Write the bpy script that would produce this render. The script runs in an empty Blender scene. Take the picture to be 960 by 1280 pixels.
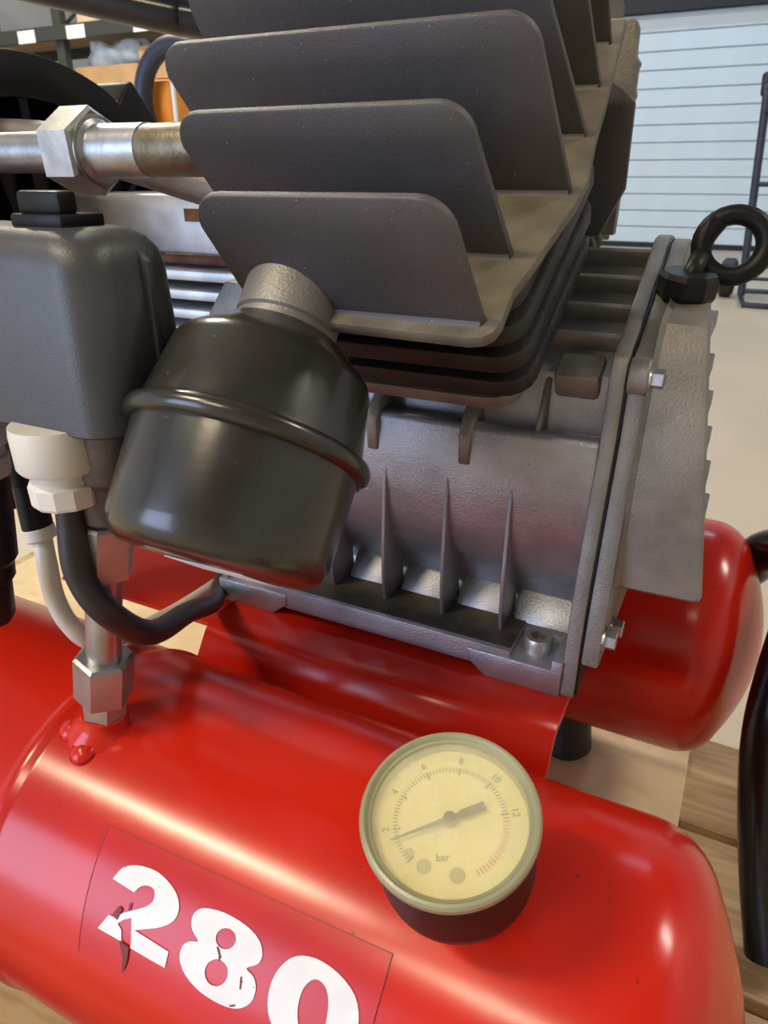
import bpy, bmesh, math, random
from math import sin, cos, pi, radians, atan2, sqrt
from mathutils import Vector, Matrix
random.seed(7)
S = bpy.context.scene
COL = S.collection
H = 0.745            # height of the lens above the concrete floor; positions below are metres, z counted from lens height

# ------------------------------------------------------------------ camera
TH, PT = radians(26.6), radians(25.0)
cam_d = bpy.data.cameras.new('camera'); cam = bpy.data.objects.new('camera', cam_d); COL.objects.link(cam)
cam.location = (0, 0, H)
cam.rotation_euler = (radians(90) - PT, 0, TH)
cam_d.sensor_fit = 'VERTICAL'; cam_d.sensor_height = 36; cam_d.lens = 900 * 36 / 1280
cam_d.clip_start = 0.01; cam_d.clip_end = 100
cam_d.dof.use_dof = True; cam_d.dof.focus_distance = 0.30; cam_d.dof.aperture_fstop = 30
S.camera = cam
# ------------------------------------------------------------------ world, lights, exposure
w = bpy.data.worlds.new('hall_ambient'); S.world = w; w.use_nodes = True
w.node_tree.nodes['Background'].inputs[0].default_value = (0.80, 0.88, 1.0, 1)
w.node_tree.nodes['Background'].inputs[1].default_value = 0.5
S.view_settings.view_transform = 'Standard'; S.view_settings.look = 'None'
S.view_settings.exposure = -0.35; S.view_settings.gamma = 1.0
S.view_settings.use_curve_mapping = False
def area(name, loc, rot, sx, sy, power, color):
    d = bpy.data.lights.new(name, 'AREA'); d.shape = 'RECTANGLE'; d.size = sx; d.size_y = sy; d.energy = power; d.color = color
    o = bpy.data.objects.new(name, d); COL.objects.link(o); o.location = (loc[0], loc[1], loc[2] + H); o.rotation_euler = rot
    return o
WARM, COOL = (1.0, 0.82, 0.56), (0.54, 0.69, 1.0)
area('hall_light', (-2.35, -2.30, 4.2), (0, 0, 0), 1.5, 0.36, 250, WARM)
area('hall_light', (-0.55, -3.60, 4.2), (0, 0, 0), 1.5, 0.38, 150, WARM)
area('hall_light', (3.4, 2.6, 4.2), (0, 0, 0), 1.5, 0.4, 170, (1.0, 0.92, 0.80))
area('hall_light', (-4.6, 3.0, 4.2), (0, 0, 0), 1.5, 0.4, 400, (1.0, 0.90, 0.72))
area('hall_light', (-1.0, 7.0, 4.2), (0, 0, 0), 3.0, 0.4, 110, (0.60, 0.80, 1.0))  # unseen cool light, added to brighten the white door
area('open_gate_daylight', (-4.6, -6.9, 1.43), (radians(90), 0, 0), 5.0, 4.3, 660, COOL)

# ------------------------------------------------------------------ materials
def mat(name, col, rough=0.5, metal=0.0, var=0.0, vscale=40.0, bump=0.0, bscale=300.0, coat=0.0, col2=None, speck=None, spec=0.5, vdetail=4.0):
    m = bpy.data.materials.new(name); m.use_nodes = True; nt = m.node_tree; b = nt.nodes['Principled BSDF']
    b.inputs['Base Color'].default_value = (*col, 1); b.inputs['Roughness'].default_value = rough; b.inputs['Metallic'].default_value = metal
    b.inputs['Coat Weight'].default_value = coat; b.inputs['Coat Roughness'].default_value = 0.12
    b.inputs['Specular IOR Level'].default_value = spec
    tc = nt.nodes.new('ShaderNodeTexCoord')
    last = None
    if var > 0 or col2:
        n = nt.nodes.new('ShaderNodeTexNoise'); n.inputs['Scale'].default_value = vscale; n.inputs['Detail'].default_value = vdetail
        nt.links.new(tc.outputs['Object'], n.inputs['Vector'])
        r = nt.nodes.new('ShaderNodeValToRGB'); r.color_ramp.elements[0].position = 0.36; r.color_ramp.elements[1].position = 0.66
        c2 = col2 if col2 else tuple(c * (1 - var) for c in col)
        r.color_ramp.elements[0].color = (*c2, 1); r.color_ramp.elements[1].color = (*col, 1)
        nt.links.new(n.outputs['Fac'], r.inputs['Fac']); last = r.outputs['Color']
    if speck:
        sc, thr, sc_col = speck
        v = nt.nodes.new('ShaderNodeTexNoise'); v.inputs['Scale'].default_value = sc; v.inputs['Detail'].default_value = 1
        nt.links.new(tc.outputs['Object'], v.inputs['Vector'])
        rr = nt.nodes.new('ShaderNodeValToRGB'); rr.color_ramp.elements[0].position = thr; rr.color_ramp.elements[1].position = thr + 0.03
        rr.color_ramp.elements[0].color = (0, 0, 0, 1); rr.color_ramp.elements[1].color = (1, 1, 1, 1)
        nt.links.new(v.outputs['Fac'], rr.inputs['Fac'])
        mx = nt.nodes.new('ShaderNodeMix'); mx.data_type = 'RGBA'
        nt.links.new(rr.outputs['Color'], mx.inputs['Factor'])
        if last: nt.links.new(last, mx.inputs['A'])
        else: mx.inputs['A'].default_value = (*col, 1)
        mx.inputs['B'].default_value = (*sc_col, 1); last = mx.outputs['Result']
    if last: nt.links.new(last, b.inputs['Base Color'])
    if bump > 0:
        n2 = nt.nodes.new('ShaderNodeTexNoise'); n2.inputs['Scale'].default_value = bscale; n2.inputs['Detail'].default_value = 3
        nt.links.new(tc.outputs['Object'], n2.inputs['Vector'])
        bp = nt.nodes.new('ShaderNodeBump'); bp.inputs['Strength'].default_value = bump; bp.inputs['Distance'].default_value = 0.001
        nt.links.new(n2.outputs['Fac'], bp.inputs['Height']); nt.links.new(bp.outputs['Normal'], b.inputs['Normal'])
    return m
M = {}
M['red'] = mat('red_gloss_paint', (0.57, 0.017, 0.006), 0.21, 0, 0.18, 9, 0.05, 60, 0.0, speck=(330, 0.78, (0.16, 0.02, 0.01)), spec=0.4)
M['label_red'] = mat('red_label_film', (0.56, 0.014, 0.012), 0.26, 0, 0.15, 14, 0.03, 60, 0.0, spec=0.4)
M['white_print'] = mat('white_print', (0.78, 0.77, 0.78), 0.45, 0, 0.10, 60, speck=(420, 0.76, (0.28, 0.25, 0.25)))
M['alu'] = mat('cast_aluminium', (0.43, 0.44, 0.475), 0.42, 0.75, 0.30, 30, 0.25, 900, speck=(620, 0.76, (0.14, 0.13, 0.11)))
M['alu_dark'] = mat('dusty_cast_aluminium', (0.27, 0.255, 0.23), 0.50, 0.40, 0.35, 35, 0.3, 900, speck=(500, 0.77, (0.10, 0.09, 0.07)))
M['fin'] = mat('sand_cast_fin', (0.102, 0.095, 0.093), 0.50, 0.35, 0.25, 24, 0.25, 2200, speck=(800, 0.76, (0.42, 0.38, 0.30)))
M['fin_base'] = mat('dusty_sand_cast', (0.165, 0.145, 0.105), 0.7, 0.1, 0.4, 60, 0.5, 1800)
M['cyl'] = mat('dark_cast_iron', (0.024, 0.024, 0.025), 0.55, 0.1, 0.4, 60, 0.4, 500)
M['black_paint'] = mat('black_gloss_paint', (0.016, 0.015, 0.012), 0.27, 0, 0.0, 30, 0.05, 200, 0.3, col2=(0.030, 0.028, 0.020), speck=(360, 0.78, (0.12, 0.11, 0.08)))
M['plastic'] = mat('dark_grey_plastic', (0.060, 0.062, 0.064), 0.40, 0, 0.25, 30, 0.15, 1500)
M['black'] = mat('black_plastic', (0.010, 0.010, 0.010), 0.42, 0, 0.2, 60, 0.1, 400, spec=0.18)
M['black_tube'] = mat('black_enamel', (0.006, 0.006, 0.007), 0.22, 0, 0.0, 60, 0.04, 200, spec=0.4)
M['grime'] = mat('oily_grime', (0.085, 0.07, 0.05), 0.6, 0.1, 0.5, 60, 0.4, 400)
M['cast_pipe'] = mat('dirty_fitting', (0.17, 0.14, 0.12), 0.55, 0.4, 0.4, 60, 0.3, 300)
M['rubber'] = mat('black_rubber', (0.016, 0.014, 0.013), 0.48, 0, 0.3, 80, 0.15, 300)
M['white_pl'] = mat('white_plastic', (0.72, 0.69, 0.62), 0.40, 0, 0.12, 40)
M['grey_pl'] = mat('grey_plastic', (0.42, 0.41, 0.38), 0.45, 0, 0.15, 40)
M['hose'] = mat('milky_hose', (0.70, 0.67, 0.56), 0.35, 0, 0.1, 40)
M['zinc'] = mat('zinc_plated_steel', (0.47, 0.48, 0.49), 0.33, 0.85, 0.25, 60, 0.12, 300)
M['nut'] = mat('dull_steel', (0.48, 0.47, 0.44), 0.38, 0.75, 0.3, 70, 0.1, 400)
M['galv'] = mat('galvanised_sheet', (0.62, 0.66, 0.70), 0.42, 0.4, 0.30, 45, 0.1, 200)
M['rust'] = mat('rusty_steel', (0.20, 0.085, 0.045), 0.75, 0.1, 0.5, 90, 0.4, 400)
M['brass'] = mat('tarnished_brass', (0.22, 0.18, 0.11), 0.42, 0.6, 0.4, 90, 0.2, 400)
M['bezel'] = mat('yellowed_clear_plastic', (0.33, 0.32, 0.19), 0.32, 0, 0.18, 40, 0.1, 120)
M['dial'] = mat('yellowed_dial_card', (0.88, 0.86, 0.70), 0.6, 0, 0.08, 60)
M['needle'] = mat('faded_black_needle', (0.055, 0.05, 0.035), 0.6)
M['tick'] = mat('faded_dial_print', (0.17, 0.155, 0.085), 0.7)
M['blotch'] = mat('faded_dial_logo', (0.40, 0.38, 0.23), 0.7)
M['redtick'] = mat('faded_red_print', (0.60, 0.22, 0.10), 0.7)
M['concrete'] = mat('hall_concrete', (0.52, 0.455, 0.365), 0.45, 0, 0.15, 1.3, 0.1, 60, speck=(9, 0.72, (0.46, 0.40, 0.325)), vdetail=8)
M['wall'] = mat('painted_wall', (0.62, 0.62, 0.61), 0.8, 0, 0.08, 2)
M['ceil'] = mat('ceiling_sheet', (0.26, 0.27, 0.30), 0.8, 0, 0.1, 2)
M['door'] = mat('white_door_panel', (0.62, 0.73, 0.80), 0.5, 0, 0.05, 3)
M['dark_steel'] = mat('dark_steel', (0.007, 0.007, 0.009), 0.5, 0.2)
M['blue_steel'] = mat('dark_blue_steel', (0.025, 0.033, 0.055), 0.45, 0.2)
M['wheel_red'] = mat('red_wheel_rim', (0.45, 0.05, 0.05), 0.5)
M['card'] = mat('cardboard', (0.50, 0.31, 0.14), 0.8, 0, 0.15, 6)
M['pale_board'] = mat('pale_cardboard', (0.66, 0.50, 0.30), 0.8, 0, 0.12, 6)
M['bag'] = mat('blue_grey_plastic_film', (0.42, 0.55, 0.66), 0.25, 0, 0.5, 12, 0.5, 30, col2=(0.70, 0.78, 0.82))
M['orange'] = mat('orange_lacquer', (0.85, 0.30, 0.02), 0.5, 0, 0.1, 10)
M['tag'] = mat('white_tag', (0.85, 0.85, 0.83), 0.5)
M['shelf'] = mat('dark_green_steel', (0.045, 0.052, 0.045), 0.5, 0.2)
def wood(name, c1, c2, sx=5, sy=60):
    m = bpy.data.materials.new(name); m.use_nodes = True; nt = m.node_tree; b = nt.nodes['Principled BSDF']; b.inputs['Roughness'].default_value = 0.72
    tc = nt.nodes.new('ShaderNodeTexCoord'); mp = nt.nodes.new('ShaderNodeMapping'); mp.inputs['Scale'].default_value = (sx, sy, sy)
    n = nt.nodes.new('ShaderNodeTexNoise'); n.inputs['Scale'].default_value = 1.6; n.inputs['Detail'].default_value = 6; n.inputs['Distortion'].default_value = 0.6
    r = nt.nodes.new('ShaderNodeValToRGB'); r.color_ramp.elements[0].color = (*c2, 1); r.color_ramp.elements[1].color = (*c1, 1)
    r.color_ramp.elements[0].position = 0.35; r.color_ramp.elements[1].position = 0.6
    nt.links.new(tc.outputs['Object'], mp.inputs['Vector']); nt.links.new(mp.outputs['Vector'], n.inputs['Vector'])
    nt.links.new(n.outputs['Fac'], r.inputs['Fac']); nt.links.new(r.outputs['Color'], b.inputs['Base Color'])
    bp = nt.nodes.new('ShaderNodeBump'); bp.inputs['Strength'].default_value = 0.3; bp.inputs['Distance'].default_value = 0.001
    nt.links.new(n.outputs['Fac'], bp.inputs['Height']); nt.links.new(bp.outputs['Normal'], b.inputs['Normal'])
    return m
M['wood'] = wood('pallet_wood', (0.50, 0.36, 0.20), (0.33, 0.21, 0.10))
M['ply'] = wood('pale_plywood', (0.70, 0.56, 0.34), (0.58, 0.44, 0.25), 14, 14)
# fogged gauge lens: partly clear, partly milky
def lens_mat():
    m = bpy.data.materials.new('fogged_yellow_lens'); m.use_nodes = True; nt = m.node_tree; nt.nodes.clear()
    out = nt.nodes.new('ShaderNodeOutputMaterial'); mix = nt.nodes.new('ShaderNodeMixShader'); tr = nt.nodes.new('ShaderNodeBsdfTransparent')
    tr.inputs[0].default_value = (1.0, 0.97, 0.80, 1)
    p = nt.nodes.new('ShaderNodeBsdfPrincipled'); p.inputs['Base Color'].default_value = (0.84, 0.82, 0.62, 1); p.inputs['Roughness'].default_value = 0.3
    n = nt.nodes.new('ShaderNodeTexNoise'); n.inputs['Scale'].default_value = 90; tc = nt.nodes.new('ShaderNodeTexCoord')
    nt.links.new(tc.outputs['Object'], n.inputs['Vector'])
    mr = nt.nodes.new('ShaderNodeMapRange'); mr.inputs['To Min'].default_value = 0.12; mr.inputs['To Max'].default_value = 0.40
    nt.links.new(n.outputs['Fac'], mr.inputs['Value']); nt.links.new(mr.outputs['Result'], mix.inputs['Fac'])
    nt.links.new(tr.outputs[0], mix.inputs[1]); nt.links.new(p.outputs[0], mix.inputs[2]); nt.links.new(mix.outputs[0], out.inputs['Surface'])
    return m
M['lens'] = lens_mat()

# ------------------------------------------------------------------ helpers
def V(*a): return Vector(a if len(a) == 3 else a[0])
def rawobj(name, me, m, parent):
    o = bpy.data.objects.new(name, me); COL.objects.link(o)
    if m is not None:
        me.materials.clear(); me.materials.append(M[m] if isinstance(m, str) else m)
    return o
def place(o, parent):
    if parent is not None:
        bpy.context.view_layer.update()
        o.parent = parent; o.matrix_parent_inverse = parent.matrix_world.inverted()
def obj(name, bm, m, parent=None, bevel=0.0, seg=2, ang=33, smooth=True, base=False):
    """one mesh object; verts are given lens-relative, moved to world height; origin at the bounding-box centre (or its base)"""
    bmesh.ops.remove_doubles(bm, verts=bm.verts, dist=1e-6)
    bmesh.ops.recalc_face_normals(bm, faces=bm.faces)
    if bevel > 0:
        ed = [e for e in bm.edges if len(e.link_faces) == 2 and e.calc_face_angle(0) > radians(28)]
        bmesh.ops.bevel(bm, geom=ed, offset=bevel, segments=seg, profile=0.5, affect='EDGES', clamp_overlap=True)
    xs = [v.co for v in bm.verts]
    lo = Vector([min(c[i] for c in xs) for i in range(3)]); hi = Vector([max(c[i] for c in xs) for i in range(3)])
    c = (lo + hi) / 2
    if base: c.z = lo.z
    for v in bm.verts: v.co -= c
    me = bpy.data.meshes.new(name); bm.to_mesh(me); bm.free()
    if smooth:
        for p in me.polygons: p.use_smooth = True
        me.set_sharp_from_angle(angle=radians(ang))
    o = rawobj(name, me, m, parent); o.location = c + Vector((0, 0, H)); place(o, parent)
    return o
def dup(o, delta, parent):
    c = o.copy(); COL.objects.link(c); c.parent = None; bpy.context.view_layer.update()
    c.location = o.location + Vector(delta); c.matrix_parent_inverse = Matrix.Identity(4); place(c, parent)
    return c
def tag(o, label=None, cat=None, group=None, kind=None):
    if label: o['label'] = label
    if cat: o['category'] = cat
    if group: o['group'] = group
    if kind: o['kind'] = kind
    return o
def empty(name, loc):
    o = bpy.data.objects.new(name, None); COL.objects.link(o); o.location = (loc[0], loc[1], loc[2] + H); o.empty_display_size = 0.05
    bpy.context.view_layer.update(); return o
def bbox(bm, x0, x1, y0, y1, z0, z1):
    vs = [bm.verts.new((x, y, z)) for x in (x0, x1) for y in (y0, y1) for z in (z0, z1)]
    for f in ((0, 1, 3, 2), (4, 6, 7, 5), (0, 4, 5, 1), (2, 3, 7, 6), (0, 2, 6, 4), (1, 5, 7, 3)): bm.faces.new([vs[i] for i in f])
    return vs
def box(*a):
    bm = bmesh.new(); bbox(bm, *a); return bm
def solid(poly, org, ux, uy, un, t0, t1, bm=None):
    """polygon in the (ux, uy) plane extruded along un from t0 to t1"""
    bm = bm or bmesh.new(); org, ux, uy, un = V(org), V(ux), V(uy), V(un)
    a = [bm.verts.new(org + ux * p + uy * q + un * t0) for p, q in poly]
    b = [bm.verts.new(org + ux * p + uy * q + un * t1) for p, q in poly]
    n = len(poly); bm.faces.new(a); bm.faces.new(b[::-1])
    for i in range(n): bm.faces.new((a[i], a[(i + 1) % n], b[(i + 1) % n], b[i]))
    return bm
X, Y, Z = Vector((1, 0, 0)), Vector((0, 1, 0)), Vector((0, 0, 1))
def prism_x(poly, x0, x1, bm=None): return solid(poly, (0, 0, 0), Y, Z, X, x0, x1, bm)
def rrect(x0, x1, y0, y1, r, n=4):
    if not isinstance(r, (list, tuple)): r = [r] * 4     # order: x0y0, x1y0, x1y1, x0y1
    out = []
    for (cx, cy, a0), rr in zip(((x0, y0, 180), (x1, y0, 270), (x1, y1, 0), (x0, y1, 90)), r):
        sx = 1 if cx == x0 else -1; sy = 1 if cy == y0 else -1
        if rr <= 0: out.append((cx, cy)); continue
        for k in range(n + 1):
            a = radians(a0 + 90 * k / n); out.append((cx + sx * rr + rr * cos(a), cy + sy * rr + rr * sin(a)))
    return out
def frame_of(d):
    d = V(d).normalized(); h = Z if abs(d.z) < 0.9 else X
    e1 = h.cross(d).normalized(); return e1, d.cross(e1).normalized(), d
def lathe(prof, org, d, seg=40, bm=None, caps=True):
    """prof: (radius, distance along d)"""
    bm = bm or bmesh.new(); org = V(org); a, b, d = frame_of(d)
    rings = []
    for r, t in prof:
        if r < 1e-6: rings.append([bm.verts.new(org + d * t)])
        else: rings.append([bm.verts.new(org + d * t + (a * cos(2 * pi * k / seg) + b * sin(2 * pi * k / seg)) * r) for k in range(seg)])
    for p, q in zip(rings, rings[1:]):
        for k in range(seg):
            k2 = (k + 1) % seg
            if len(p) == 1 and len(q) == 1: continue
            if len(p) == 1: bm.faces.new((p[0], q[k], q[k2]))
            elif len(q) == 1: bm.faces.new((p[k], q[0], p[k2]))
            else: bm.faces.new((p[k], q[k], q[k2], p[k2]))
    for rg in (rings[0], rings[-1]):
        if len(rg) > 1 and caps: bm.faces.new(rg)
    return bm
def hexnut(org, d, af, L, rot=0, bm=None, cham=0.12):
    bm = bm or bmesh.new(); org = V(org); a, b, d = frame_of(d); R = af / sqrt(3)
    def ring(r, t): return [bm.verts.new(org + d * t + (a * cos(rot + pi / 3 * k) + b * sin(rot + pi / 3 * k)) * r) for k in range(6)]
    c = R * cham; rs = [ring(R - c, 0), ring(R, c * 0.7), ring(R, L - c * 0.7), ring(R - c, L)]
    for p, q in zip(rs, rs[1:]):
        for k in range(6): bm.faces.new((p[k], p[(k + 1) % 6], q[(k + 1) % 6], q[k]))
    bm.faces.new(rs[0]); bm.faces.new(rs[-1]); return bm
def spline(pts, n=8, closed=False):
    P = [V(p) for p in pts]; out = []
    N = len(P); rng = range(N if closed else N - 1)
    for i in rng:
        p0 = P[(i - 1) % N] if closed or i > 0 else P[0] * 2 - P[1]
        p1, p2 = P[i], P[(i + 1) % N]
        p3 = P[(i + 2) % N] if closed or i + 2 < N else p2 * 2 - p1
        for k in range(n):
            t = k / n
            out.append(0.5 * ((2 * p1) + (p2 - p0) * t + (2 * p0 - 5 * p1 + 4 * p2 - p3) * t * t + (3 * p1 - p0 - 3 * p2 + p3) * t ** 3))
    if not closed: out.append(P[-1])
    return out
def tube(pts, r, seg=14, n=8, closed=False, bm=None, straight=False):
    bm = bm or bmesh.new(); P = [V(p) for p in pts] if straight else spline(pts, n, closed)
    N = len(P); rings = []; e = None
    for i, p in enumerate(P):
        d = (P[(i + 1) % N] - P[i - 1]) if closed or 0 < i < N - 1 else (P[1] - P[0] if i == 0 else P[-1] - P[-2])
        d.normalize()
        if e is None: e = frame_of(d)[0]
        e = (e - d * e.dot(d)).normalized(); f = d.cross(e)
        rr = r[i] if isinstance(r, list) else r
        rings.append([bm.verts.new(p + (e * cos(2 * pi * k / seg) + f * sin(2 * pi * k / seg)) * rr) for k in range(seg)])
    for i in range(N if closed else N - 1):
        a, b = rings[i], rings[(i + 1) % N]
        for k in range(seg): bm.faces.new((a[k], a[(k + 1) % seg], b[(k + 1) % seg], b[k]))
    if not closed: bm.faces.new(rings[0]); bm.faces.new(rings[-1][::-1])
    return bm

# ------------------------------------------------------------------ the hall (setting)
FZ = -H
bm = box(-9, 5, -7, 9.6, FZ - 0.1, FZ); tag(obj('floor', bm, 'concrete'), 'beige concrete hall floor', kind='structure')
bm = box(-9, 5, -7, 9.6, 4.3, 4.4); tag(obj('ceiling', bm, 'ceil'), 'grey sheet ceiling of the hall', kind='structure')
DY = 9.262
DX0, DX1, DZ1 = -2.9, 3.0, 1.53
bm = bmesh.new(); bbox(bm, -9, DX0, DY + 0.02, DY + 0.2, FZ, 4.3); bbox(bm, DX1, 5, DY + 0.02, DY + 0.2, FZ, 4.3); bbox(bm, DX0, DX1, DY + 0.02, DY + 0.2, DZ1, 4.3)
tag(obj('wall_back', bm, 'wall'), 'pale wall around the sectional door', kind='structure')
tag(obj('wall_left', box(-9.1, -9, -7, 9.6, FZ, 4.3), 'wall'), 'pale hall wall behind the shelving', kind='structure')
tag(obj('wall_right', box(5, 5.1, -7, 9.6, FZ, 4.3), 'wall'), 'pale hall wall', kind='structure')
bm = bmesh.new(); bbox(bm, -9, -7.1, -7.1, -7, FZ, 4.3); bbox(bm, -2.1, 5, -7.1, -7, FZ, 4.3); bbox(bm, -7.1, -2.1, -7.1, -7, 3.6, 4.3)
tag(obj('wall_front', bm, 'wall'), 'hall wall with the open gate behind the camera', kind='structure')
tag(obj('trim_1', box(DX0, DX1, DY - 0.12, DY + 0.02, DZ1, DZ1 + 0.4), 'dark_steel'), 'dark steel header above the white sectional door', kind='structure')
door = tag(obj('door_1', box(DX0, DX1, DY + 0.03, DY + 0.06, FZ + 0.02, DZ1), 'door'), 'white sectional door with fine horizontal grooves', kind='structure')
nz = 13; ph = (DZ1 - FZ - 0.05) / nz
p0 = obj('door_panel', box(DX0, DX1, DY, DY + 0.03, FZ + 0.05 + 0.006, FZ + 0.05 + ph - 0.006), 'door', door, 0.006, 1)
for k in range(1, nz): dup(p0, (0, 0, k * ph), door)
obj('door_seal', box(DX0, DX1, DY, DY + 0.04, FZ + 0.0, FZ + 0.05), 'dark_steel', door)

# ------------------------------------------------------------------ pallets and plywood
PZ = -0.45
def pallet(label, zt):
    t = empty('wooden_pallet', (-0.25, 0.2, zt - 0.1475)); tag(t, label, 'pallet', 'stacked wooden pallets')
    x0, x1 = -0.80, 0.40
    ys = [(-0.20, -0.105), (0.205, 0.335), (0.345, 0.46), (0.468, 0.572)]
    for a, b in ys: obj('deck_board', box(x0, x1, a, b, zt - 0.022, zt), 'wood', t, 0.0015, 1)
    for xc in (-0.72, -0.06, 0.33): obj('stringer_board', box(xc - 0.07, xc + 0.07, -0.20, 0.572, zt - 0.044, zt - 0.0222), 'wood', t, 0.0015, 1)
    for xc in (-0.72, -0.06, 0.33):
        for yc in (-0.14, 0.19, 0.51): obj('block', box(xc - 0.07, xc + 0.07, yc - 0.05, yc + 0.05, zt - 0.1255, zt - 0.0442), 'wood', t, 0.0015, 1)
    for yc in (-0.14, 0.19, 0.51): obj('bottom_board', box(x0, x1, yc - 0.05, yc + 0.05, zt - 0.1475, zt - 0.1257), 'wood', t, 0.0015, 1)
    return t
pallet('wooden pallet of rough brown boards directly under the red compressor', PZ - 0.004)
pallet('lower wooden pallet standing on the concrete, under another pallet', PZ - 0.1515)
ply = obj('plywood_sheet', box(-0.78, 0.023, 0.165, 0.567, PZ - 0.004, PZ), 'ply', None, 0.0008, 1, base=True)
tag(ply, 'pale thin plywood sheet lying on the pallet between the red tanks', 'board')

# ------------------------------------------------------------------ the compressor
C = empty('air_compressor', (-0.15, 0.345, PZ))
tag(C, 'red twin-tank air compressor with grey finned cylinder heads and 280 on its tank', 'compressor')
TY, TZ, R = 0.191, -0.308, 0.086
RY = 0.502
def tank_bm(yc):
    prof = []
    xe = 0.052; L0, L1 = -0.44, 0.004
    def cap(x0, sgn):
        pts = []
        k = 0.030                     # knuckle radius
        for i in range(0, 9):
            a = radians(90 - 68 * i / 8); pts.append((R - k + k * sin(a), x0 + sgn * k * cos(a)))
        r_, x_ = pts[-1]
        for i in range(1, 8):
            t = i / 7; rr = r_ * (1 - t); pts.append((rr if i < 7 else 0, x_ + sgn * (0.0185 * (1 - (1 - t) ** 2))))
        return pts
    left = cap(L0, -1)[::-1]; right = cap(L1, 1)
    prof = left + [(R, L0 + 0.002), (R, -0.256), (R + 0.0003, -0.2545), (R + 0.0015, -0.252), (R + 0.0018, -0.250), (R + 0.0015, -0.248), (R + 0.0003, -0.2455), (R, -0.244), (R, -0.05)] + right
    return lathe(prof, (0, yc, TZ), X, 96)
tank = obj('air_tank', tank_bm(TY), 'red', C, ang=40); tag(tank, 'red tank carrying the gauge and the white 280')
tank2 = obj('air_tank', tank_bm(RY), 'red', C, ang=40); tag(tank2, 'red tank behind the crankcase')
def ontank(x, v, h=0.0):
    a = v / R; return Vector((x, TY - (R + h) * sin(a), TZ + (R + h) * cos(a)))
# feet
for yc in (TY, RY):
    fz = PZ
    for xc in (-0.36, -0.075):
        obj('rubber_foot', lathe([(0.018, fz), (0.022, fz + 0.006), (0.018, fz + 0.035), (0.014, TZ - R + 0.006)], (xc, yc, 0), Z, 20), 'rubber', C)
# --- label film and digits, wrapped on the tank
def film(poly, h, holes=(), cuts=10):
    bm = bmesh.new(); vs = [bm.verts.new((x, v, 0)) for x, v in poly]
    es = [bm.edges.new((vs[i], vs[(i + 1) % len(vs)])) for i in range(len(vs))]
    for hl in holes:
        hv = [bm.verts.new((x, v, 0)) for x, v in hl]; es += [bm.edges.new((hv[i], hv[(i + 1) % len(hv)])) for i in range(len(hv))]
    bmesh.ops.triangle_fill(bm, use_beauty=True, edges=es)
    v0 = min(v for _, v in poly); v1 = max(v for _, v in poly)
    for k in range(1, cuts):
        bmesh.ops.bisect_plane(bm, geom=bm.verts[:] + bm.edges[:] + bm.faces[:], plane_co=(0, v0 + (v1 - v0) * k / cuts, 0), plane_no=(0, 1, 0))
    top = {v: ontank(v.co.x, v.co.y, h) for v in bm.verts}
    for v, c in top.items(): v.co = c
    return bm
def sm(poly, n=3):
    return [(p.x, p.y) for p in spline([(a, b, 0) for a, b in poly], n, True)]
lab = obj('decal_film', film([(-0.1945, 0.0558), (-0.0676, 0.0525), (-0.0664, 0.103), (-0.190, 0.103)], 0.00025, cuts=14), 'label_red', tank)
two = [(-0.1826, 0.0717), (-0.1804, 0.0671), (-0.1767, 0.0645), (-0.1711, 0.0629), (-0.1637, 0.0625), (-0.1557, 0.0647), (-0.1512, 0.0679), (-0.1497, 0.0718), (-0.1511, 0.0754), (-0.1556, 0.079), (-0.1607, 0.0816), (-0.1657, 0.0841), (-0.1487, 0.0848), (-0.1486, 0.0907), (-0.1562, 0.0908), (-0.1656, 0.0907), (-0.1660, 0.0880), (-0.1686, 0.0807), (-0.1717, 0.0826), (-0.1739, 0.085), (-0.1715, 0.0865), (-0.1702, 0.0903), (-0.1826, 0.0903), (-0.179, 0.0837), (-0.1764, 0.0836), (-0.1726, 0.0804), (-0.1666, 0.0766), (-0.1629, 0.0738), (-0.1617, 0.0711), (-0.163, 0.0684), (-0.1663, 0.0681), (-0.1693, 0.0696), (-0.1711, 0.0724)]
eight = [(-0.14, 0.066), (-0.1315, 0.0643), (-0.1214, 0.0648), (-0.1148, 0.067), (-0.1119, 0.0707), (-0.1126, 0.074), (-0.1162, 0.0768), (-0.1125, 0.0783), (-0.1105, 0.0817), (-0.1113, 0.0864), (-0.1157, 0.0903), (-0.1225, 0.092), (-0.1316, 0.0918), (-0.1391, 0.0893), (-0.1433, 0.0852), (-0.1437, 0.0808), (-0.1414, 0.0781), (-0.138, 0.0766), (-0.1413, 0.0746), (-0.1431, 0.0721), (-0.1432, 0.0689)]
h1 = [(-0.1236, 0.07), (-0.1234, 0.0712), (-0.1238, 0.0726), (-0.1248, 0.0738), (-0.1262, 0.0746), (-0.1278, 0.075), (-0.1293, 0.0748), (-0.1306, 0.0742), (-0.1314, 0.0731), (-0.1316, 0.0718), (-0.1312, 0.0705), (-0.1303, 0.0693), (-0.1289, 0.0685), (-0.1273, 0.0681), (-0.1257, 0.0683), (-0.1244, 0.0689)]
h2 = [(-0.1227, 0.081), (-0.1225, 0.0827), (-0.123, 0.0845), (-0.1242, 0.086), (-0.1258, 0.0871), (-0.1277, 0.0876), (-0.1295, 0.0874), (-0.1309, 0.0864), (-0.1318, 0.085), (-0.132, 0.0833), (-0.1315, 0.0815), (-0.1303, 0.08), (-0.1287, 0.0789), (-0.1269, 0.0785), (-0.1251, 0.0788), (-0.1236, 0.0796)]
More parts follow.
